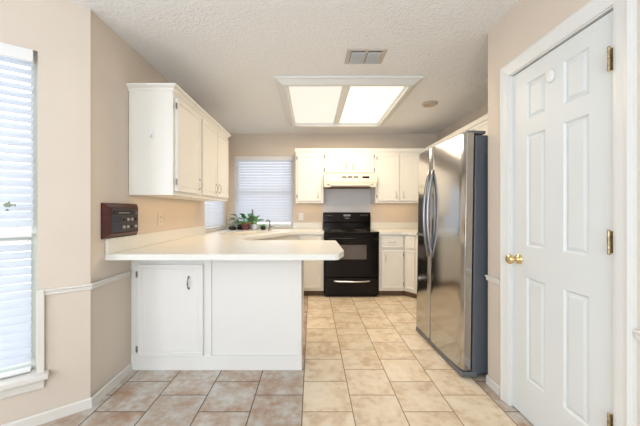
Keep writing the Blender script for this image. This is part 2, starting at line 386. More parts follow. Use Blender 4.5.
# ------------------------------------------------------------------ pantry door
DY0, DY1 = 1.764, 1.163
t = struct(bpy.data.objects.new('door_1', None)); COL.objects.link(t); t.location = (XR+0.008, DY0, 0.008); t.rotation_euler = (0, 0, -PI/2)
DW, DH = DY0-DY1, 2.014
bm = bmesh.new()
xs = [0, 0.115, 0.245, 0.356, 0.486, DW]; zs = [0, 0.225, 0.81, 0.99, 1.625, 1.715, 1.925, DH]
vv = [[bm.verts.new((x, 0, z)) for z in zs] for x in xs]; pan = []
for i in range(len(xs)-1):
    for j in range(len(zs)-1):
        f = bm.faces.new((vv[i][j], vv[i+1][j], vv[i+1][j+1], vv[i][j+1]))
        if i in (1, 3) and j in (1, 3, 5): pan.append(f)
bk = [bm.verts.new((x, 0.035, z)) for x in (0, DW) for z in (0, DH)]
bm.faces.new((bk[0], bk[1], bk[3], bk[2]))
bm.faces.new([vv[0][j] for j in range(len(zs))]+[bk[1], bk[0]])
bm.faces.new([vv[-1][j] for j in range(len(zs))]+[bk[3], bk[2]])
bm.faces.new([vv[i][0] for i in range(len(xs))]+[bk[2], bk[0]])
bm.faces.new([vv[i][-1] for i in range(len(xs))]+[bk[3], bk[1]])
bmesh.ops.recalc_face_normals(bm, faces=bm.faces)
for f in pan:
    bmesh.ops.inset_region(bm, faces=[f], thickness=0.012, depth=-0.009)
    bmesh.ops.inset_region(bm, faces=[f], thickness=0.006, depth=0.0)
    bmesh.ops.inset_region(bm, faces=[f], thickness=0.022, depth=0.007)
link('door_leaf', bm, M['door'], t)
kb = bmesh.new(); lathe(kb, [(0.031, 0), (0.031, -0.004), (0.024, -0.010), (0.012, -0.013), (0.011, -0.030), (0.018, -0.036), (0.027, -0.046), (0.029, -0.056), (0.024, -0.066), (0.010, -0.071)], 24, (0.055, 0, 0.905), 'y')
k = link('door_handle', kb, M['brass'], t, True)
for z in (1.81, 1.065, 0.32):
    h = lathe(bmesh.new(), [(0.0035, -0.052), (0.0055, -0.048), (0.0055, 0.048), (0.0035, 0.052)], 10, (DW-0.004, -0.026, z))
    box(h, DW-0.006, DW-0.002, -0.026, 0.0, z-0.045, z+0.045)
    link('hinge', h, M['agedbrass'], t)
kb = bmesh.new(); lathe(kb, [(0.021, 0), (0.021, -0.008), (0.015, -0.012), (0.004, -0.013)], 20, (0.285, 0, 0), 'y')
for v in kb.verts: v.co.z = v.co.z*1.7+1.888
tb = link('door_guard', kb, M['platewhite'], t, True); tb['label'] = 'small white oval plastic guard stuck high on the door'
# jamb + casing
jb = B((XR-0.002, XR+0.12, 1.764, 1.770, 0, 2.035), (XR-0.002, XR+0.12, 1.157, 1.163, 0, 2.035), (XR-0.002, XR+0.12, 1.157, 1.770, 2.030, 2.036))
struct(link('trim_8', jb, M['trim']))
bm = bmesh.new()
prof = [(0.0, 0.0), (0.0, 0.010), (0.012, 0.013), (0.045, 0.017), (0.062, 0.022), (0.075, 0.018), (0.075, 0.0)]   # (outward, thick)
path = [(1.769, 0.0), (1.769, 2.036), (1.158, 2.036), (1.158, 0.0)]
rings = []
for i, (y, z) in enumerate(path):
    r = []
    for o_, th in prof:
        yy = y+(o_ if i < 2 else -o_); z2 = z+(o_ if i in (1, 2) else 0)
        r.append(bm.verts.new((XR-th, yy, z2)))
    rings.append(r)
for i in range(3):
    for j in range(len(prof)): bm.faces.new((rings[i][j], rings[i][(j+1) % 7], rings[i+1][(j+1) % 7], rings[i+1][j]))
bm.faces.new(rings[0]); bm.faces.new(rings[-1])
struct(link('trim_9', bm, M['trim']))
# pantry interior back so no light leaks
struct(link('wall_pantry', B((XR+.14, XR+.20, 1.0, 1.88, 0, H)), M['wall']))

# ------------------------------------------------------------------ cabinets
def cab_door(parent, x0, x1, z0, z1, y=0, mat=None, name='door', th=0.019, fw=0.042):
    bm = B((x0, x1, y-th, y, z0, z1)); bmesh.ops.recalc_face_normals(bm, faces=bm.faces)
    f = min(bm.faces, key=lambda q: q.calc_center_median().y)
    w = min(x1-x0, z1-z0)
    bmesh.ops.inset_region(bm, faces=[f], thickness=0.004, depth=0.003)
    bmesh.ops.inset_region(bm, faces=[f], thickness=min(fw, w*0.2), depth=0.0)
    bmesh.ops.inset_region(bm, faces=[f], thickness=0.005, depth=-0.006)
    bmesh.ops.inset_region(bm, faces=[f], thickness=0.006, depth=0.0)
    bmesh.ops.inset_region(bm, faces=[f], thickness=0.007, depth=0.003)
    return link(name, bm, mat or M['cab'], parent)
def pull(parent, x, z, y, vert=True, L_=0.09, mat=None):
    bm = bmesh.new(); pts = []
    for i in range(9):
        q = i/8*2-1; d = 0.024*(1-q*q)**0.6 if abs(q) < 1 else 0
        pts.append((x, y-d, z+q*L_/2) if vert else (x+q*L_/2, y-d, z))
    rs = [0.0055, 0.004, 0.0035, 0.0045, 0.0055, 0.0045, 0.0035, 0.004, 0.0055]
    tube(bm, pts, rs, 8)
    for s in (-1, 1):
        c = (x, y, z+s*L_/2) if vert else (x+s*L_/2, y, z)
        lathe(bm, [(0.008, 0), (0.008, -0.002), (0.004, -0.004)], 10, c, 'y')
    return link('handle', bm, mat or M['silver'], parent, True)
def hinge(parent, x, z, y, mat=None):
    bm = lathe(bmesh.new(), [(0.003, -0.024), (0.0045, -0.020), (0.0045, 0.020), (0.003, 0.024)], 8, (x, y-0.004, z)); box(bm, x-0.009, x+0.003, y-0.003, y, z-0.022, z+0.022)
    return link('hinge', bm, mat or M['nickel'], parent)
def upper(name, label, loc, rz, w, h, d, doors, hinges=(), pulls=(), mat=None, crown=None):
    t = thing(name, label, 'cabinet', loc, rz)
    fr = B((0, w, 0.018, d, 0, 0.018), (0, w, 0.018, d, h-0.018, h), (0, 0.016, 0.018, d, 0.018, h-0.018), (w-0.016, w, 0.018, d, 0.018, h-0.018), (0.016, w-0.016, d-0.01, d, 0.018, h-0.018), (0.0, w, 0, 0.018, 0, h))
    link('body', fr, mat or M['cab'], t)
    for q, dd in enumerate(doors):
        k = cab_door(t, dd[0], dd[1], dd[2], dd[3], 0, mat)
        for pp in pulls:
            if pp[0] == q: pull(k, pp[1], pp[2], -0.022)
        for hh in hinges:
            if hh[0] == q: hinge(k, hh[1], hh[2], -0.014)
    return t
UZ, UT = 1.32, 2.10
UX = -1.035      # front of left cabinet boxes
# left wall, rz=90: local x -> +Y, local -y -> +X
upper('wall_cabinet', 'single-door white wall cabinet on the left wall, nearest the intercom', (UX, 2.135, UZ), PI/2, 0.515, UT-UZ, 0.327, [(0.03, 0.49, 0.03, 0.735)], [(0, 0.022, 0.10), (0, 0.022, 0.67)], [(0, 0.45, 0.12)])
upper('wall_cabinet', 'two-door white wall cabinet on the left wall, ending by the window corner', (UX, 2.652, UZ), PI/2, 0.868, UT-UZ, 0.327, [(0.02, 0.415, 0.03, 0.735), (0.435, 0.83, 0.03, 0.735)], [], [(0, 0.375, 0.12), (1, 0.475, 0.12)])
cp = [(-0.003, 2.085), (-0.003, 2.097), (-0.006, 2.10), (-0.012, 2.112), (-0.034, 2.126), (-0.036, 2.136), (0.010, 2.136), (0.010, 2.085)]
k = 1
crL = link('crown_molding', sweep([(-o_*1, z) for o_, z in cp][::-1], [(XL+0.002, 2.135), (UX, 2.135), (UX, 3.522), (XL+0.002, 3.522)][::-1]), M['cab'])
tag(crL, 'white crown molding along the top of the left wall cabinets', 'molding')
lk = thing('adhesive_hook', 'small white hook stuck on the end panel of the left wall cabinet', 'hook', (-1.19, 2.134, 1.77), 0)
link('base', B((-0.012, 0.012, -0.004, 0, -0.035, 0.03)), M['platewhite'], lk, bevel=0.003)
link('hook', tube(bmesh.new(), [(0, -0.004, 0.0), (0, -0.016, -0.012), (0, -0.02, -0.025), (0, -0.026, -0.018)], 0.003, 8), M['platewhite'], lk)

# back wall uppers (front at Y = 4.30)
UY = 4.30; UD = YB-UY-0.002
upper('wall_cabinet', 'single-door cream wall cabinet between the back window and the range hood', (-0.245, UY, UZ), 0, 0.415, UT-UZ, UD, [(0.03, 0.385, 0.03, 0.73)], [(0, 0.022, 0.10), (0, 0.022, 0.67)], [(0, 0.335, 0.12)])
upper('wall_cabinet', 'short two-door cream wall cabinet directly above the range hood', (0.172, UY, 1.745), 0, 0.776, UT-1.745, UD, [(0.025, 0.38, 0.03, 0.325), (0.395, 0.75, 0.03, 0.325)], [(0, 0.017, 0.07), (0, 0.017, 0.27), (1, 0.758, 0.07), (1, 0.758, 0.27)], [(0, 0.335, 0.13), (1, 0.44, 0.13)])
upper('wall_cabinet', 'two-door cream wall cabinet right of the range hood, beside the fridge', (0.95, UY, UZ), 0, 0.742, UT-UZ, UD, [(0.03, 0.35, 0.03, 0.73), (0.37, 0.69, 0.03, 0.73)], [(0, 0.022, 0.10), (0, 0.022, 0.67)], [(0, 0.30, 0.12), (1, 0.41, 0.12)])
# right wall uppers (facing -X); rz=-90: local x -> -Y
RX = 1.694
upper('wall_cabinet', 'cream wall cabinet above the far end of the fridge, on the right wall', (RX, UY-0.002, UZ), -PI/2, 1.34, UT-UZ, XK-RX-0.002, [(0.05, 0.44, 0.03, 0.73), (0.46, 0.86, 0.03, 0.73), (0.88, 1.31, 0.03, 0.73)], [], [])
upper('wall_cabinet', 'low cream cabinet directly over the fridge top, near the pantry wall', (RX, 2.956, 1.80), -PI/2, 0.952, UT-1.80, XK-RX-0.002, [(0.02, 0.465, 0.02, 0.27), (0.485, 0.93, 0.02, 0.27)], [], [])
crB = link('crown_molding', sweep([(-o_, z) for o_, z in cp], [(-0.245, YB-0.002), (-0.245, UY), (RX, UY), (RX, 2.004)]), M['cab'])
tag(crB, 'cream crown molding over the back wall cabinets, turning along above the fridge', 'molding')

# added warm lights without fittings, giving the wall above the worktops its glow
area('under_cabinet_fill_light', (-1.20, 2.83, UZ-0.006), (0, 0, -1), 0.2, 1.3, 0.9, (1.0, 0.62, 0.30))
area('under_cabinet_fill_light', (-0.04, 4.45, UZ-0.006), (0, 0, -1), 0.36, 0.2, 0.35, (1.0, 0.62, 0.30))
area('under_cabinet_fill_light', (1.32, 4.45, UZ-0.006), (0, 0, -1), 0.66, 0.2, 0.6, (1.0, 0.62, 0.30))
# ------------------------------------------------------------------ range hood
t = thing('range_hood', 'cream under-cabinet range hood over the black range', 'range hood', (0.172, 0, 1.56))
bm = bmesh.new()
pr = [(4.12, 0.03), (4.135, 0.012), (4.20, 0.0), (YB-0.004, 0.0), (YB-0.004, 0.18), (4.27, 0.18), (4.12, 0.075)]
pr = [(4.19, 0.03), (4.20, 0.0), (YB-0.004, 0.0), (YB-0.004, 0.182), (4.21, 0.182), (4.185, 0.07)]
a0 = [bm.verts.new((0.002, y, z)) for y, z in pr]; a1 = [bm.verts.new((0.774, y, z)) for y, z in pr]
bm.faces.new(a0); bm.faces.new(a1[::-1])
for i in range(len(pr)): bm.faces.new((a0[i], a0[(i+1) % len(pr)], a1[(i+1) % len(pr)], a1[i]))
link('shell', bm, M['hood'], t, bevel=0.004)
link('lower_lip', B((0.01, 0.10, 4.182, 4.2, -0.012, 0.03), (0.676, 0.766, 4.182, 4.2, -0.012, 0.03), (0.04, 0.73, 4.182, 4.19, 0.010, 0.03)), M['hood'], t, bevel=0.006)
link('underside_filter', B((0.06, 0.716, 4.22, 4.58, -0.008, -0.001)), M['toe'], t)
def hy(z): return 4.185+(z-0.07)/(0.112)*0.025
for i in range(3):
    x = 0.265+i*0.085
    sl = bmesh.new()
    for j in range(3): box(sl, x, x+0.068, hy(0.125)-0.004, hy(0.125)+0.002, 0.122+j*0.011, 0.128+j*0.011)
    link('vent_slot', sl, M['nickel'], t)
link('switch_panel', B((0.565, 0.665, hy(0.13)-0.006, hy(0.13)+0.002, 0.120, 0.148)), M['black'], t, bevel=0.002)
sp = tag(link('splash_panel', B((0.175, 0.944, YB-0.006, YB-0.001, 1.02, 1.555)), M['panelgrey']), 'pale grey splash panel on the wall between range and hood', 'splash panel')

# ------------------------------------------------------------------ countertops and base cabinets
CT, CU = 0.914, 0.876
ed = 0.006
outer = [(XL+0.001, 1.89), (0.150, 1.89), (0.176, 1.903), (0.222, 2.04), (0.230, 2.075), (0.230, 2.76), (0.222, 2.79), (0.205, 2.80), (-0.56, 2.80), (-0.66, 2.83), (-0.71, 2.92), (-0.71, 3.08), (-0.66, 3.22), (-0.30, 3.90), (-0.22, 3.975), (-0.12, 3.995), (0.166, 3.995), (0.166, YB-0.001), (XL+0.001, YB-0.001)]
sdir = Vector((0.36, 0.68)).normalized(); snor = Vector((-sdir.y, sdir.x)); sc_ = Vector((-0.80, 3.77))
def sk(a, c): q = sc_+sdir*a+snor*c; return (q.x, q.y)
hole = [sk(-0.33, -0.19), (sk(0.33, -0.19)), sk(0.33, 0.19), sk(-0.33, 0.19)]
def plate_with_hole(outer, hole, z0, z1):
    bm = bmesh.new(); tops = []
    for z in (z0, z1):
        lo = [bm.verts.new((x, y, z)) for x, y in outer]; lh = [bm.verts.new((x, y, z)) for x, y in hole]
        es = [bm.edges.new((l[i], l[(i+1) % len(l)])) for l in (lo, lh) for i in range(len(l))]
        bmesh.ops.triangle_fill(bm, edges=es, use_beauty=True); tops.append((lo, lh))
    for a, c in ((tops[0][0], tops[1][0]), (tops[0][1], tops[1][1])):
        for i in range(len(a)): bm.faces.new((a[i], a[(i+1) % len(a)], c[(i+1) % len(a)], c[i]))
    return bm
ct = link('countertop', plate_with_hole(outer, hole, CU, CT), M['counter'])
tag(ct, 'long cream laminate worktop on the peninsula, running round to the sink and range', 'countertop')
# splash: left wall up to the window, and right of back window
link('backsplash', B((XL+0.001, XL+0.019, 1.892, 3.635, CT+.0005, 1.016)), M['counter'], ct, bevel=0.003)
link('backsplash', B((XL+1.06, 0.166, YB-0.019, YB-0.001, CT+.0005, 1.016)), M['counter'], ct, bevel=0.003)
# sink
t = thing('kitchen_sink', 'cream drop-in sink set diagonally in the corner worktop below the windows', 'sink', (sc_.x, sc_.y, CT), math.atan2(sdir.y, sdir.x))
bm = bmesh.new()
def rect(a, c, z): return [bm.verts.new((x, y, z)) for x, y in ((-a, -c), (a, -c), (a, c), (-a, c))]
rs_ = [rect(0.36, 0.22, 0.001), rect(0.355, 0.215, 0.009), rect(0.31, 0.17, 0.009), rect(0.30, 0.16, -0.02), rect(0.28, 0.14, -0.16)]
for i in range(len(rs_)-1):
    for j in range(4): bm.faces.new((rs_[i][j], rs_[i][(j+1) % 4], rs_[i+1][(j+1) % 4], rs_[i+1][j]))
bm.faces.new(rs_[-1])
link('basin', bm, M['sink'], t)
link('drain', lathe(bmesh.new(), [(0.04, -0.159), (0.04, -0.155), (0.02, -0.157)], 16), M['chrome'], t)
# faucet
t = thing('kitchen_faucet', 'grey gooseneck faucet right of the plants behind the sink', 'faucet', (-0.625, 4.25, CT+0.001), 0)
link('faucet_base', lathe(bmesh.new(), [(0.026, 0), (0.026, 0.01), (0.016, 0.02), (0.013, 0.05)], 16), M['steeldark'], t, True)
bm = tube(bmesh.new(), [(0, 0, 0.04), (0, 0, 0.11), (-0.004, -0.012, 0.135), (-0.015, -0.045, 0.152), (-0.028, -0.085, 0.148), (-0.034, -0.11, 0.125)], [0.011, 0.011, 0.0105, 0.010, 0.010, 0.011], 12)
link('spout', bm, M['steeldark'], t, True)
link('lever', tube(bmesh.new(), [(0.01, 0, 0.045), (0.045, 0, 0.06), (0.075, 0, 0.065)], [0.007, 0.005, 0.006], 10), M['steeldark'], t, True)

# right side worktop
rt_out = [(0.936, 3.995), (1.25, 3.995), (1.32, 3.96), (1.385, 3.87), (1.385, 2.93), (XK-0.001, 2.93), (XK-0.001, YB-0.001), (0.936, YB-0.001)]
ct2 = tag(link('countertop', prism(rt_out, CU, CT), M['counter'], bevel=0.003), 'short cream laminate worktop between the range and the fridge', 'countertop')
link('backsplash', B((0.936, XK-0.02, YB-0.019, YB-0.001, CT+.0005, 1.016)), M['counter'], ct2, bevel=0.003)
link('backsplash', B((XK-0.019, XK-0.001, 2.94, YB-0.001, CT+.0005, 1.016)), M['counter'], ct2, bevel=0.003)

def polybase(name, label, pts, mat, toe=0.08, inset=0.06, toemat=None):
    t = thing(name, label, 'cabinet', (0, 0, 0))
    link('body', prism(pts, toe, CU-0.001), mat, t)
    return t
# peninsula cabinet: Y 2.166 - 2.76
PX0, PX1, PY = XL+0.002, -0.080, 2.166
t = thing('peninsula_cabinet', 'white peninsula base cabinet under the worktop overhang, with one panelled door', 'cabinet', (PX0, PY, 0))
w = PX1-PX0
link('body', B((0, w, 0.012, 0.60, 0.0, CU-0.001), (w-0.02, w, 0, 0.012, 0.109, CU-0.001)), M['cabwhite'], t)
dx0 = -1.303-PX0; dx1 = -0.816-PX0
ff = bmesh.new()
for bb in ((0, dx0+0.01, 0, 0.012, 0.09, CU-0.001), (dx1-0.01, dx1+0.055, 0, 0.012, 0.09, CU-0.001), (dx0+0.01, dx1-0.01, 0, 0.012, 0.78, CU-0.001), (dx0+.01, dx1-0.01, 0, 0.012, 0.09, 0.115)): box(ff, *bb)
link('face_frame', ff, M['cabwhite'], t)
link('kick_board', B((0, w+0.004, -0.006, 0.012, 0.0, 0.108)), M['cabwhite'], t, bevel=0.003)
d = cab_door(t, dx0, dx1, 0.112, 0.80, 0, M['cabwhite'], fw=0.036)
pull(d, dx1-0.105, 0.664, -0.022, L_=0.085, mat=M['nickel'])
hinge(d, dx0-0.008, 0.725, -0.016); hinge(d, dx0-0.008, 0.165, -0.016)

# corner sink base (follows the worktop edge)
def inset_poly(pts): return pts
sb = [(XL+0.002, 2.77), (-0.60, 2.77), (-0.735, 2.90), (-0.735, 3.09), (-0.68, 3.24), (-0.335, 3.90), (-0.24, 4.0), (-0.19, 4.03), (-0.19, YB-0.002), (XL+0.002, YB-0.002)]
t = thing('sink_cabinet', 'cream corner base cabinet below the sink, behind the peninsula', 'cabinet', (0, 0, 0))
bm = plate_with_hole(sb, [sk(-0.31, -0.17), sk(0.31, -0.17), sk(0.31, 0.17), sk(-0.31, 0.17)], 0.08, CU-0.001)
link('body', bm, M['cab'], t)
tk = [(x+(-0.06 if x > -1 else 0), y+(0.03 if x > -1 and y < 4.2 else 0)) for x, y in sb]
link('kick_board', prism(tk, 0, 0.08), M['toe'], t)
# base left of range
def base(name, label, x0, x1, parts, y=4.025):
    t = thing(name, label, 'cabinet', (x0, y, 0)); w = x1-x0
    link('body', B((0, w, 0, YB-y-0.002, 0.08, CU-0.001)), M['cab'], t)
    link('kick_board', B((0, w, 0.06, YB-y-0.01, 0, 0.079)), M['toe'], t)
    return t, w
t, w = base('base_cabinet', 'narrow cream base cabinet left of the black range', -0.188, 0.162, None)
d = cab_door(t, 0.03, 0.325, 0.12, 0.66); pull(d, 0.265, 0.57, -0.022)
d = cab_door(t, 0.03, 0.325, 0.69, 0.845, name='drawer_front', fw=0.02)
t, w = base('base_cabinet', 'cream base cabinet with one drawer right of the black range', 0.94, 1.30, None)
d = cab_door(t, 0.03, 0.335, 0.12, 0.65); pull(d, 0.085, 0.55, -0.022); hinge(d, 0.342, 0.18, -0.014); hinge(d, 0.342, 0.59, -0.014)
d = cab_door(t, 0.03, 0.335, 0.69, 0.845, name='drawer_front', fw=0.02); pull(d, 0.18, 0.765, -0.022, False)
t = polybase('base_cabinet', 'cream angled base cabinet in the right corner, partly hidden by the fridge', [(1.302, 4.025), (1.41, 3.88), (1.41, 2.935), (XK-0.002, 2.935), (XK-0.002, YB-0.002), (1.302, YB-0.002)], M['cab'])
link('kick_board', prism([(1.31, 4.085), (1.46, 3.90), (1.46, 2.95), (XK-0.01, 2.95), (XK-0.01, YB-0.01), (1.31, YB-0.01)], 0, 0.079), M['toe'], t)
an = math.atan2(3.88-4.025, 1.41-1.302)
h_ = bpy.data.objects.new
def rotpart(bm, loc, a):
    bmesh.ops.transform(bm, matrix=Matrix.Translation(loc) @ Matrix.Rotation(a, 4, 'Z'), verts=bm.verts); return bm
def slab(x0, x1, z0, z1):
    bm = B((x0, x1, -0.019, 0, z0, z1)); bmesh.ops.recalc_face_normals(bm, faces=bm.faces)
    f = min(bm.faces, key=lambda q: q.calc_center_median().y)
    bmesh.ops.inset_region(bm, faces=[f], thickness=0.03, depth=0.0); bmesh.ops.inset_region(bm, faces=[f], thickness=0.005, depth=-0.005)
    return bm
link('door', rotpart(slab(0.02, 0.165, 0.12, 0.65), (1.302, 4.025, 0), an), M['cab'], t)
link('drawer_front', rotpart(slab(0.02, 0.165, 0.69, 0.845), (1.302, 4.025, 0), an), M['cab'], t)
link('door', rotpart(slab(0.05, 0.45, 0.12, 0.845), (1.41, 3.88, 0), -PI/2), M['cab'], t)
link('door', rotpart(slab(0.47, 0.90, 0.12, 0.845), (1.41, 3.88, 0), -PI/2), M['cab'], t)

# ------------------------------------------------------------------ range
RW = 0.762; RY = 3.985
t = thing('range', 'black freestanding electric range with glass cooktop under the hood', 'range', (0.170, RY, 0))
link('body', B((0.0, RW, 0.03, 0.615, 0.02, 0.885)), M['black'], t, bevel=0.004)
link('cooktop', B((-0.002, RW+0.002, -0.002, 0.56, 0.886, 0.912)), M['glassblack'], t, bevel=0.006)
for x, y, r in ((0.20, 0.15, 0.105), (0.56, 0.15, 0.08), (0.20, 0.41, 0.08), (0.56, 0.41, 0.10)):
    bm = bmesh.new()
    for rr_ in (r, r*0.62):
        a0 = [bm.verts.new((x+(rr_)*math.cos(2*PI*k/32), y+rr_*math.sin(2*PI*k/32), 0.9124)) for k in range(32)]
        a1 = [bm.verts.new((x+(rr_-0.004)*math.cos(2*PI*k/32), y+(rr_-0.004)*math.sin(2*PI*k/32), 0.9124)) for k in range(32)]
        for k in range(32): bm.faces.new((a0[k], a0[(k+1) % 32], a1[(k+1) % 32], a1[k]))
    link('burner_ring', bm, M['mark'], t)
# oven door with window
od = link('oven_door', B((0.006, RW-0.006, -0.010, 0.028, 0.285, 0.865)), M['black'], t, bevel=0.006)
wf = B((0.21, 0.585, -0.014, -0.0095, 0.53, 0.73)); link('oven_window', wf, M['ovenglass'], od, bevel=0.002)
bm = tube(bmesh.new(), [(0.05, -0.010, 0.815), (0.05, -0.05, 0.82), (0.08, -0.058, 0.822), (RW-0.08, -0.058, 0.822), (RW-0.05, -0.05, 0.82), (RW-0.05, -0.010, 0.815)], 0.011, 10)
link('oven_handle', bm, M['black'], od, True)
dr = link('storage_drawer', B((0.006, RW-0.006, -0.008, 0.028, 0.05, 0.272)), M['black'], t, bevel=0.006)
bm = tube(bmesh.new(), [(0.13, -0.008, 0.232), (0.14, -0.024, 0.232), (0.20, -0.030, 0.226), (0.38, -0.032, 0.222), (0.56, -0.030, 0.226), (0.62, -0.024, 0.232), (0.63, -0.008, 0.232)], 0.011, 10)
link('drawer_handle', bm, M['chrome'], dr, True)
link('kick_plate', B((0.02, RW-0.02, 0.04, 0.06, 0.0, 0.05)), M['black'], t)
# back guard (px 325-371): spans a little narrower because it stands at the wall
bm = bmesh.new(); pr = [(0.56, 0.912), (0.56, 1.01), (0.548, 1.03), (0.562, 1.165), (0.575, 1.178), (0.62, 1.178), (0.62, 0.912)]
a0 = [bm.verts.new((0.006, y, z)) for y, z in pr]; a1 = [bm.verts.new((RW-0.006, y, z)) for y, z in pr]
bm.faces.new(a0); bm.faces.new(a1[::-1])
for i in range(len(pr)): bm.faces.new((a0[i], a0[(i+1) % len(pr)], a1[(i+1) % len(pr)], a1[i]))
bg = link('control_panel', bm, M['black'], t, bevel=0.004)
for x in (0.075, 0.125, 0.62, 0.69):
    kb = bmesh.new(); lathe(kb, [(0.021, 0), (0.019, -0.006), (0.015, -0.02), (0.012, -0.022)], 16, (x, 0.553, 1.092), 'y'); box(kb, x-0.003, x+0.003, 0.526, 0.532, 1.078, 1.106)
    link('knob', kb, M['black'], bg)
for x in (0.058, 0.092, 0.110, 0.142, 0.603, 0.637, 0.673, 0.707): link('printed_mark', B((x-0.005, x+0.005, 0.5515, 0.5600, 1.124, 1.130)), M['mark'], bg)
for i in range(5): link('printed_mark', B((0.60+i*0.028, 0.613+i*0.028, 0.554, 0.5615, 1.143, 1.146)), M['mark'], bg)
link('clock_display', B((0.33, 0.44, 0.553, 0.560, 1.115, 1.145)), M['nickel'], bg, bevel=0.001)
link('button_strip', B((0.35, 0.42, 0.549, 0.556, 1.082, 1.090)), M['mark'], bg)

# ------------------------------------------------------------------ refrigerator
FX, FY = 1.040, 2.885; fl = Vector((1.073-1.040, 2.056-2.885)); FW = fl.length; fr_ = math.atan2(fl.y, fl.x)
t = thing('refrigerator', 'stainless side-by-side refrigerator with dark grey sides beside the pantry wall', 'refrigerator', (FX, FY, 0), fr_)
t.rotation_euler = (math.radians(-0.9), 0, fr_)
def front(x): q = 2*x/FW-1; return -0.012*(1-q*q)+0.0 - 0.0
def fdoor(x0, x1, z0, z1):
    n = 14; r_ = 0.012; pts = []
    for i in range(n+1):
        x = x0+(x1-x0)*i/n; y = front(x)
        e = min(x-x0, x1-x)
        if e < r_: y += r_-math.sqrt(max(0, r_*r_-(r_-e)**2))
        pts.append((x, y))
    pts += [(x1, 0.065), (x0, 0.065)]
    return prism(pts, z0, z1)
split = 0.315
dd = link('freezer_door', fdoor(0, split-0.003, 0.055, 1.765), M['steel'], t, True)
link('refrigerator_door', fdoor(split+0.003, FW, 0.055, 1.765), M['steel'], t, True)
fdo = t.children[-1]
for q in (dd, fdo):
    md = q.modifiers.new('b', 'BEVEL'); md.width = 0.004; md.segments = 2; md.limit_method = 'ANGLE'
    for p in q.data.polygons: p.use_smooth = abs(p.normal.z) < 0.5 and p.normal.y < -0.3
link('cabinet_body', B((0.004, FW-0.004, 0.078, 0.86, 0.03, 1.75)), M['fridgeside'], t, bevel=0.006)
link('door_gasket', B((0.012, FW-0.012, 0.064, 0.079, 0.07, 1.74)), M['iblack'], t)
link('base_grille', B((0.004, FW, 0.0, 0.12, 0.006, 0.045)), M['plastic'], t, bevel=0.006)
link('hinge_cover', B((FW-0.11, FW-0.015, 0.02, 0.16, 1.762, 1.785)), M['plastic'], t, bevel=0.006)
link('hinge_cover', B((0.015, 0.11, 0.02, 0.16, 1.762, 1.785)), M['plastic'], t, bevel=0.006)
for x, par in ((split-0.035, dd), (split+0.04, fdo)):
    pts = []; y0 = front(x)
    for i in range(17):
        q = i/16*2-1; pts.append((x, y0+0.004-0.048*(1-abs(q)**2.2), 1.175+q*0.385))
    link('door_handle', tube(bmesh.new(), pts, [0.016]+[0.0125]*15+[0.016], 12), M['steeldark'], par, True)
dx = 0.10
dp = link('water_dispenser', B((0.05, 0.225, front(0.13)-0.006, front(0.13)+0.012, 0.97, 1.33)), M['iblack'], dd, bevel=0.004)
link('dispenser_tray', B((0.06, 0.215, front(0.13)-0.022, front(0.13)-0.006, 0.965, 0.985)), M['plastic'], dp)

# ------------------------------------------------------------------ intercom on left wall (faces +X)
t = thing('wall_intercom', 'mahogany framed intercom radio panel on the left wall above the worktop end', 'intercom', (XL+0.001, 1.855, 1.018), PI/2)
IW, IH, ID = 0.36, 0.235, 0.042
bm = bmesh.new()
def rr2(x0, x1, z0, z1, y): return [bm.verts.new(c) for c in ((x0, y, z0), (x1, y, z0), (x1, y, z1), (x0, y, z1))]
rg = [rr2(0, IW, 0, IH, 0), rr2(0, IW, 0, IH, -0.012), rr2(0.032, IW-0.032, 0.03, IH-0.03, -ID), rr2(0.036, IW-0.036, 0.034, IH-0.034, -ID+0.004)]
for i in range(3):
    for j in range(4): bm.faces.new((rg[i][j], rg[i][(j+1) % 4], rg[i+1][(j+1) % 4], rg[i+1][j]))
bm.faces.new(rg[-1]); bm.faces.new(rg[0][::-1])
link('frame', bm, M['wood'], t)
fy = -ID+0.003
pn = link('face_panel', B((0.037, IW-0.037, fy-0.006, fy, 0.035, IH-0.035)), M['ipanel'], t, bevel=0.001)
fy -= 0.006
link('tuner_display', B((0.05, 0.27, fy-0.003, fy, 0.155, 0.185)), M['iblack'], pn)
link('dial_scale', B((0.10, 0.22, fy-0.004, fy-0.003, 0.166, 0.172)), M['mark'], pn)
link('lamp', B((0.285, 0.31, fy-0.004, fy, 0.16, 0.178)), M['iblue'], pn)
link('speaker_grille', B((0.045, 0.135, fy-0.002, fy, 0.045, 0.095)), M['grille'], pn)
link('speaker_grille', B((0.045, 0.135, fy-0.002, fy, 0.10, 0.148)), M['grille'], pn)
for r_ in range(2):
    for c in range(4):
        x = 0.158+c*0.045; z = 0.122-r_*0.052
        kb = lathe(bmesh.new(), [(0.011, 0), (0.010, -0.007), (0.007, -0.009)], 12, (x, fy, z), 'y') if r_ == 0 else B((x-0.011, x+0.011, fy-0.005, fy, z-0.009, z+0.009))
        link('knob' if r_ == 0 else 'button', kb, M['ibtn'] if (c+r_) % 3 else M['iblack'], pn)

# outlets
def outlet(label, loc, rz, mat, name='wall_outlet', hh=0.115, ww=0.072):
    t = thing(name, label, 'outlet', loc, rz)
    link('cover_plate', B((-ww/2, ww/2, -0.006, 0, -hh/2, hh/2)), mat, t, bevel=0.003)
    for z in (-0.02, 0.02):
        s = link('socket', B((-0.015, 0.015, -0.008, -0.006, z-0.013, z+0.013)), mat, t, bevel=0.001)
        link('slot', B((-0.008, -0.005, -0.0085, -0.008, z-0.006, z+0.006), (0.005, 0.008, -0.0085, -0.008, z-0.006, z+0.006)), M['iblack'], s)
outlet('ivory outlet on the left wall just right of the intercom', (XL+0.001, 2.575, 1.125), PI/2, M['plate'])
outlet('ivory outlet on the left wall just before the side window', (XL+0.001, 3.42, 1.125), PI/2, M['plate'])
outlet('white outlet on the back wall right of the back window', (-0.175, YB-0.001, 1.11), 0, M['platewhite'])

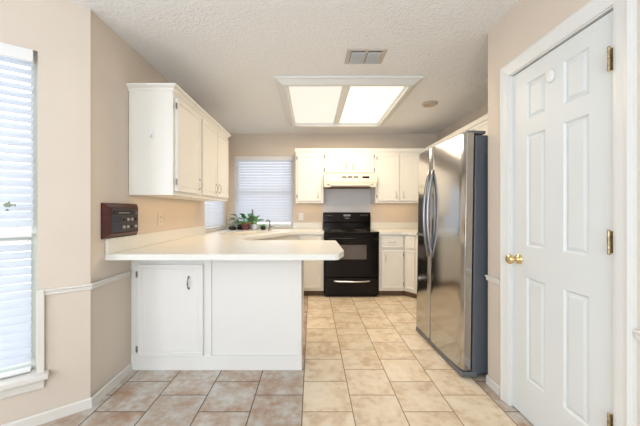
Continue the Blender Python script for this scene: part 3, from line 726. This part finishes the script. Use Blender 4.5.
# ------------------------------------------------------------------ ceiling fittings
t = thing('ceiling_light', 'large two-panel fluorescent ceiling light box in a white molding frame', 'ceiling light', (0, 0, H))
LX0, LX1, LY0, LY1 = -0.345, 1.02, 2.63, 4.10
fp = [(0, -0.001), (0, -0.018), (0.02, -0.024), (0.05, -0.044), (0.07, -0.056), (0.098, -0.056), (0.100, -0.046), (0.114, -0.040), (0.116, -0.022), (0.116, -0.001)]
link('frame', sweep([(o_, z) for o_, z in fp], [(LX0, LY0), (LX1, LY0), (LX1, LY1), (LX0, LY1)], closed=True), M['trim'], t)
link('center_bar', B((0.295, 0.375, LY0+0.11, LY1-0.11, -0.034, -0.004)), M['trim'], t, bevel=0.006)
link('light_diffuser', B((LX0+0.114, 0.297, LY0+0.114, LY1-0.114, -0.014, -0.008)), M['lampdim'], t)['label'] = 'dimmer pinkish light panel'
link('light_diffuser', B((0.373, LX1-0.114, LY0+0.114, LY1-0.114, -0.014, -0.008)), M['lampwarm'], t)['label'] = 'bright warm light panel'
area('fluorescent_lamp', (0.64, 3.36, H-0.045), (0, 0, -1), 0.5, 1.2, 16, (1.0, 0.79, 0.55))
area('fluorescent_lamp', (0.04, 3.36, H-0.045), (0, 0, -1), 0.5, 1.2, 11, (1.0, 0.79, 0.57))
# vent
t = thing('ceiling_vent', 'small grey louvered air vent in the ceiling before the light box', 'air vent', (0.425, 2.30, H))
link('frame', B((-0.155, 0.155, -0.105, -0.085, -0.008, -0.001), (-0.155, 0.155, 0.085, 0.105, -0.008, -0.001), (-0.155, -0.12, -0.085, 0.085, -0.008, -0.001), (0.12, 0.155, -0.085, 0.085, -0.008, -0.001), (-0.008, 0.008, -0.085, 0.085, -0.010, -0.001)), M['ventframe'], t, bevel=0.002)
link('duct_backing', B((-0.12, 0.12, -0.085, 0.085, -0.003, -0.001)), M['ventdark'], t)
for s in (-1, 1):
    bm = bmesh.new()
    for i in range(5):
        y = -0.07+i*0.035; x0, x1 = (-0.118, -0.010) if s < 0 else (0.010, 0.118)
        r = box(bm, x0, x1, -0.0095, 0.0095, -0.001, 0.001)
        for v in r:
            yy, zz = v.co.y, v.co.z; a = math.radians(-30); v.co.y = y+yy*math.cos(a)-zz*math.sin(a); v.co.z = -0.016+yy*math.sin(a)+zz*math.cos(a)
    link('louvers', bm, M['vent'], t)
det = lathe(bmesh.new(), [(0.085, -0.001), (0.085, -0.008), (0.075, -0.018), (0.06, -0.02), (0.05, -0.014), (0.01, -0.014)], 28)
o = tag(link('smoke_detector', det, M['det'], None, True, loc=(1.357, 3.31, H)), 'round tan disc fitting on the ceiling right of the light box', 'smoke detector')

# ------------------------------------------------------------------ plants
def leaf(bm, base, dirv, L_, w, droop=0.3):
    d = Vector(dirv).normalized(); side = d.cross(Vector((0, 0, 1)));
    if side.length < 0.05: side = Vector((1, 0, 0))
    side.normalize(); up = side.cross(d).normalized(); rows = []
    for i in range(6):
        q = i/5; p = Vector(base)+d*L_*q+Vector((0, 0, -1))*droop*L_*q*q
        ww = w*math.sin(PI*min(1, (0.06+q*0.94)))**0.8*0.5*(1.15-0.5*q) if i < 5 else 0.0005
        rows.append([bm.verts.new(p-side*ww+up*ww*0.25), bm.verts.new(p), bm.verts.new(p+side*ww+up*ww*0.25)])
    for i in range(5):
        for j in range(2): bm.faces.new((rows[i][j], rows[i][j+1], rows[i+1][j+1], rows[i+1][j]))
def plant(name, label, x, y, potprof, potmat, leafmat, specs, rimmat=None, stemmat=None):
    t = thing(name, label, 'potted plant', (x, y, CT+0.001))
    link('pot', lathe(bmesh.new(), potprof, 18), potmat, t, True)
    hp = max(h for r, h in potprof); rp = [r for r, h in potprof if h == hp][0]
    if rimmat: link('rim', lathe(bmesh.new(), [(rp+0.006, hp-0.018), (rp+0.009, hp), (rp+0.002, hp+0.002)], 18), rimmat, t, True)
    link('soil', lathe(bmesh.new(), [(rp*0.9, hp+0.001), (rp*0.8, hp+0.004)], 14), M['soil'], t)
    st = bmesh.new(); lf = bmesh.new()
    for (ax, el, sl, ll, lw) in specs:
        a = math.radians(ax); e = math.radians(el)
        d = Vector((math.cos(a)*math.cos(e), math.sin(a)*math.cos(e), math.sin(e)))
        b0 = Vector((math.cos(a)*rp*0.3, math.sin(a)*rp*0.3, hp)); tip = b0+d*sl
        tube(st, [b0, b0+d*sl*0.5+Vector((0, 0, sl*0.12)), tip], 0.0018, 5)
        dl = Vector((d.x, d.y, d.z*0.3)); leaf(lf, tip, dl, ll, lw)
    link('stems', st, stemmat or leafmat, t)
    o_ = link('leaves', lf, leafmat, t, True)
    md = o_.modifiers.new('s', 'SOLIDIFY'); md.thickness = 0.0012
    return t
R = random.Random(3)
def rs(n, az, el, sl, ll, lw):
    return [(R.uniform(*az), R.uniform(*el), R.uniform(*sl), R.uniform(*ll), R.uniform(*lw)) for _ in range(n)]
Yp = 4.40
plant('potted_plant', 'broad dark green leaves in a maroon pot with orange rim, middle of the plants', -1.015, Yp, [(0.05, 0), (0.055, 0.01), (0.072, 0.10), (0.074, 0.105)], M['maroon'], M['leaf'],
      rs(14, (0, 360), (35, 75), (0.04, 0.11), (0.09, 0.13), (0.075, 0.10))+rs(8, (170, 350), (5, 40), (0.03, 0.07), (0.08, 0.11), (0.07, 0.09)), rimmat=M['terracotta'])
plant('potted_plant', 'bright green leafy plant in a white pot, right of the orange rimmed one', -0.88, Yp+0.02, [(0.045, 0), (0.05, 0.01), (0.055, 0.085), (0.055, 0.09)], M['whiteceramic'], M['leaf2'],
      rs(20, (0, 360), (25, 80), (0.03, 0.10), (0.06, 0.10), (0.06, 0.085))+rs(5, (320, 380), (30, 50), (0.05, 0.10), (0.06, 0.08), (0.04, 0.06)))
plant('potted_plant', 'small silvery leafed plant in a low black bowl, leftmost of the plants', -1.21, Yp-0.03, [(0.045, 0), (0.055, 0.01), (0.06, 0.04), (0.058, 0.045)], M['blackpot'], M['leaf4'],
      rs(18, (0, 360), (20, 80), (0.02, 0.08), (0.05, 0.08), (0.04, 0.06)), stemmat=M['leaf3'])
plant('potted_plant', 'tall olive leaved plant in a dark pot between the bowl and orange rimmed pot', -1.11, Yp+0.05, [(0.04, 0), (0.048, 0.01), (0.052, 0.07), (0.05, 0.075)], M['blackpot'], M['leaf3'],
      rs(8, (140, 230), (35, 75), (0.10, 0.17), (0.08, 0.11), (0.05, 0.07))+rs(12, (0, 360), (10, 60), (0.03, 0.07), (0.06, 0.09), (0.05, 0.07)))
plant('potted_plant', 'tiny light green succulent in a low black pot next to the faucet', -0.745, Yp-0.02, [(0.032, 0), (0.038, 0.008), (0.042, 0.04), (0.041, 0.045)], M['blackpot'], M['leaf2'],
      rs(26, (0, 360), (15, 80), (0.01, 0.035), (0.03, 0.05), (0.022, 0.03)))
t = thing('spray_bottle', 'slim grey bottle standing behind the plants against the back window', 'bottle', (-0.945, 4.555, CT+0.001))
link('bottle_body', lathe(bmesh.new(), [(0.026, 0), (0.028, 0.01), (0.028, 0.19), (0.022, 0.22), (0.012, 0.235)], 16), M['bottle'], t, True)
link('cap', lathe(bmesh.new(), [(0.014, 0.235), (0.014, 0.30), (0.010, 0.315)], 14), M['mark'], t, True)
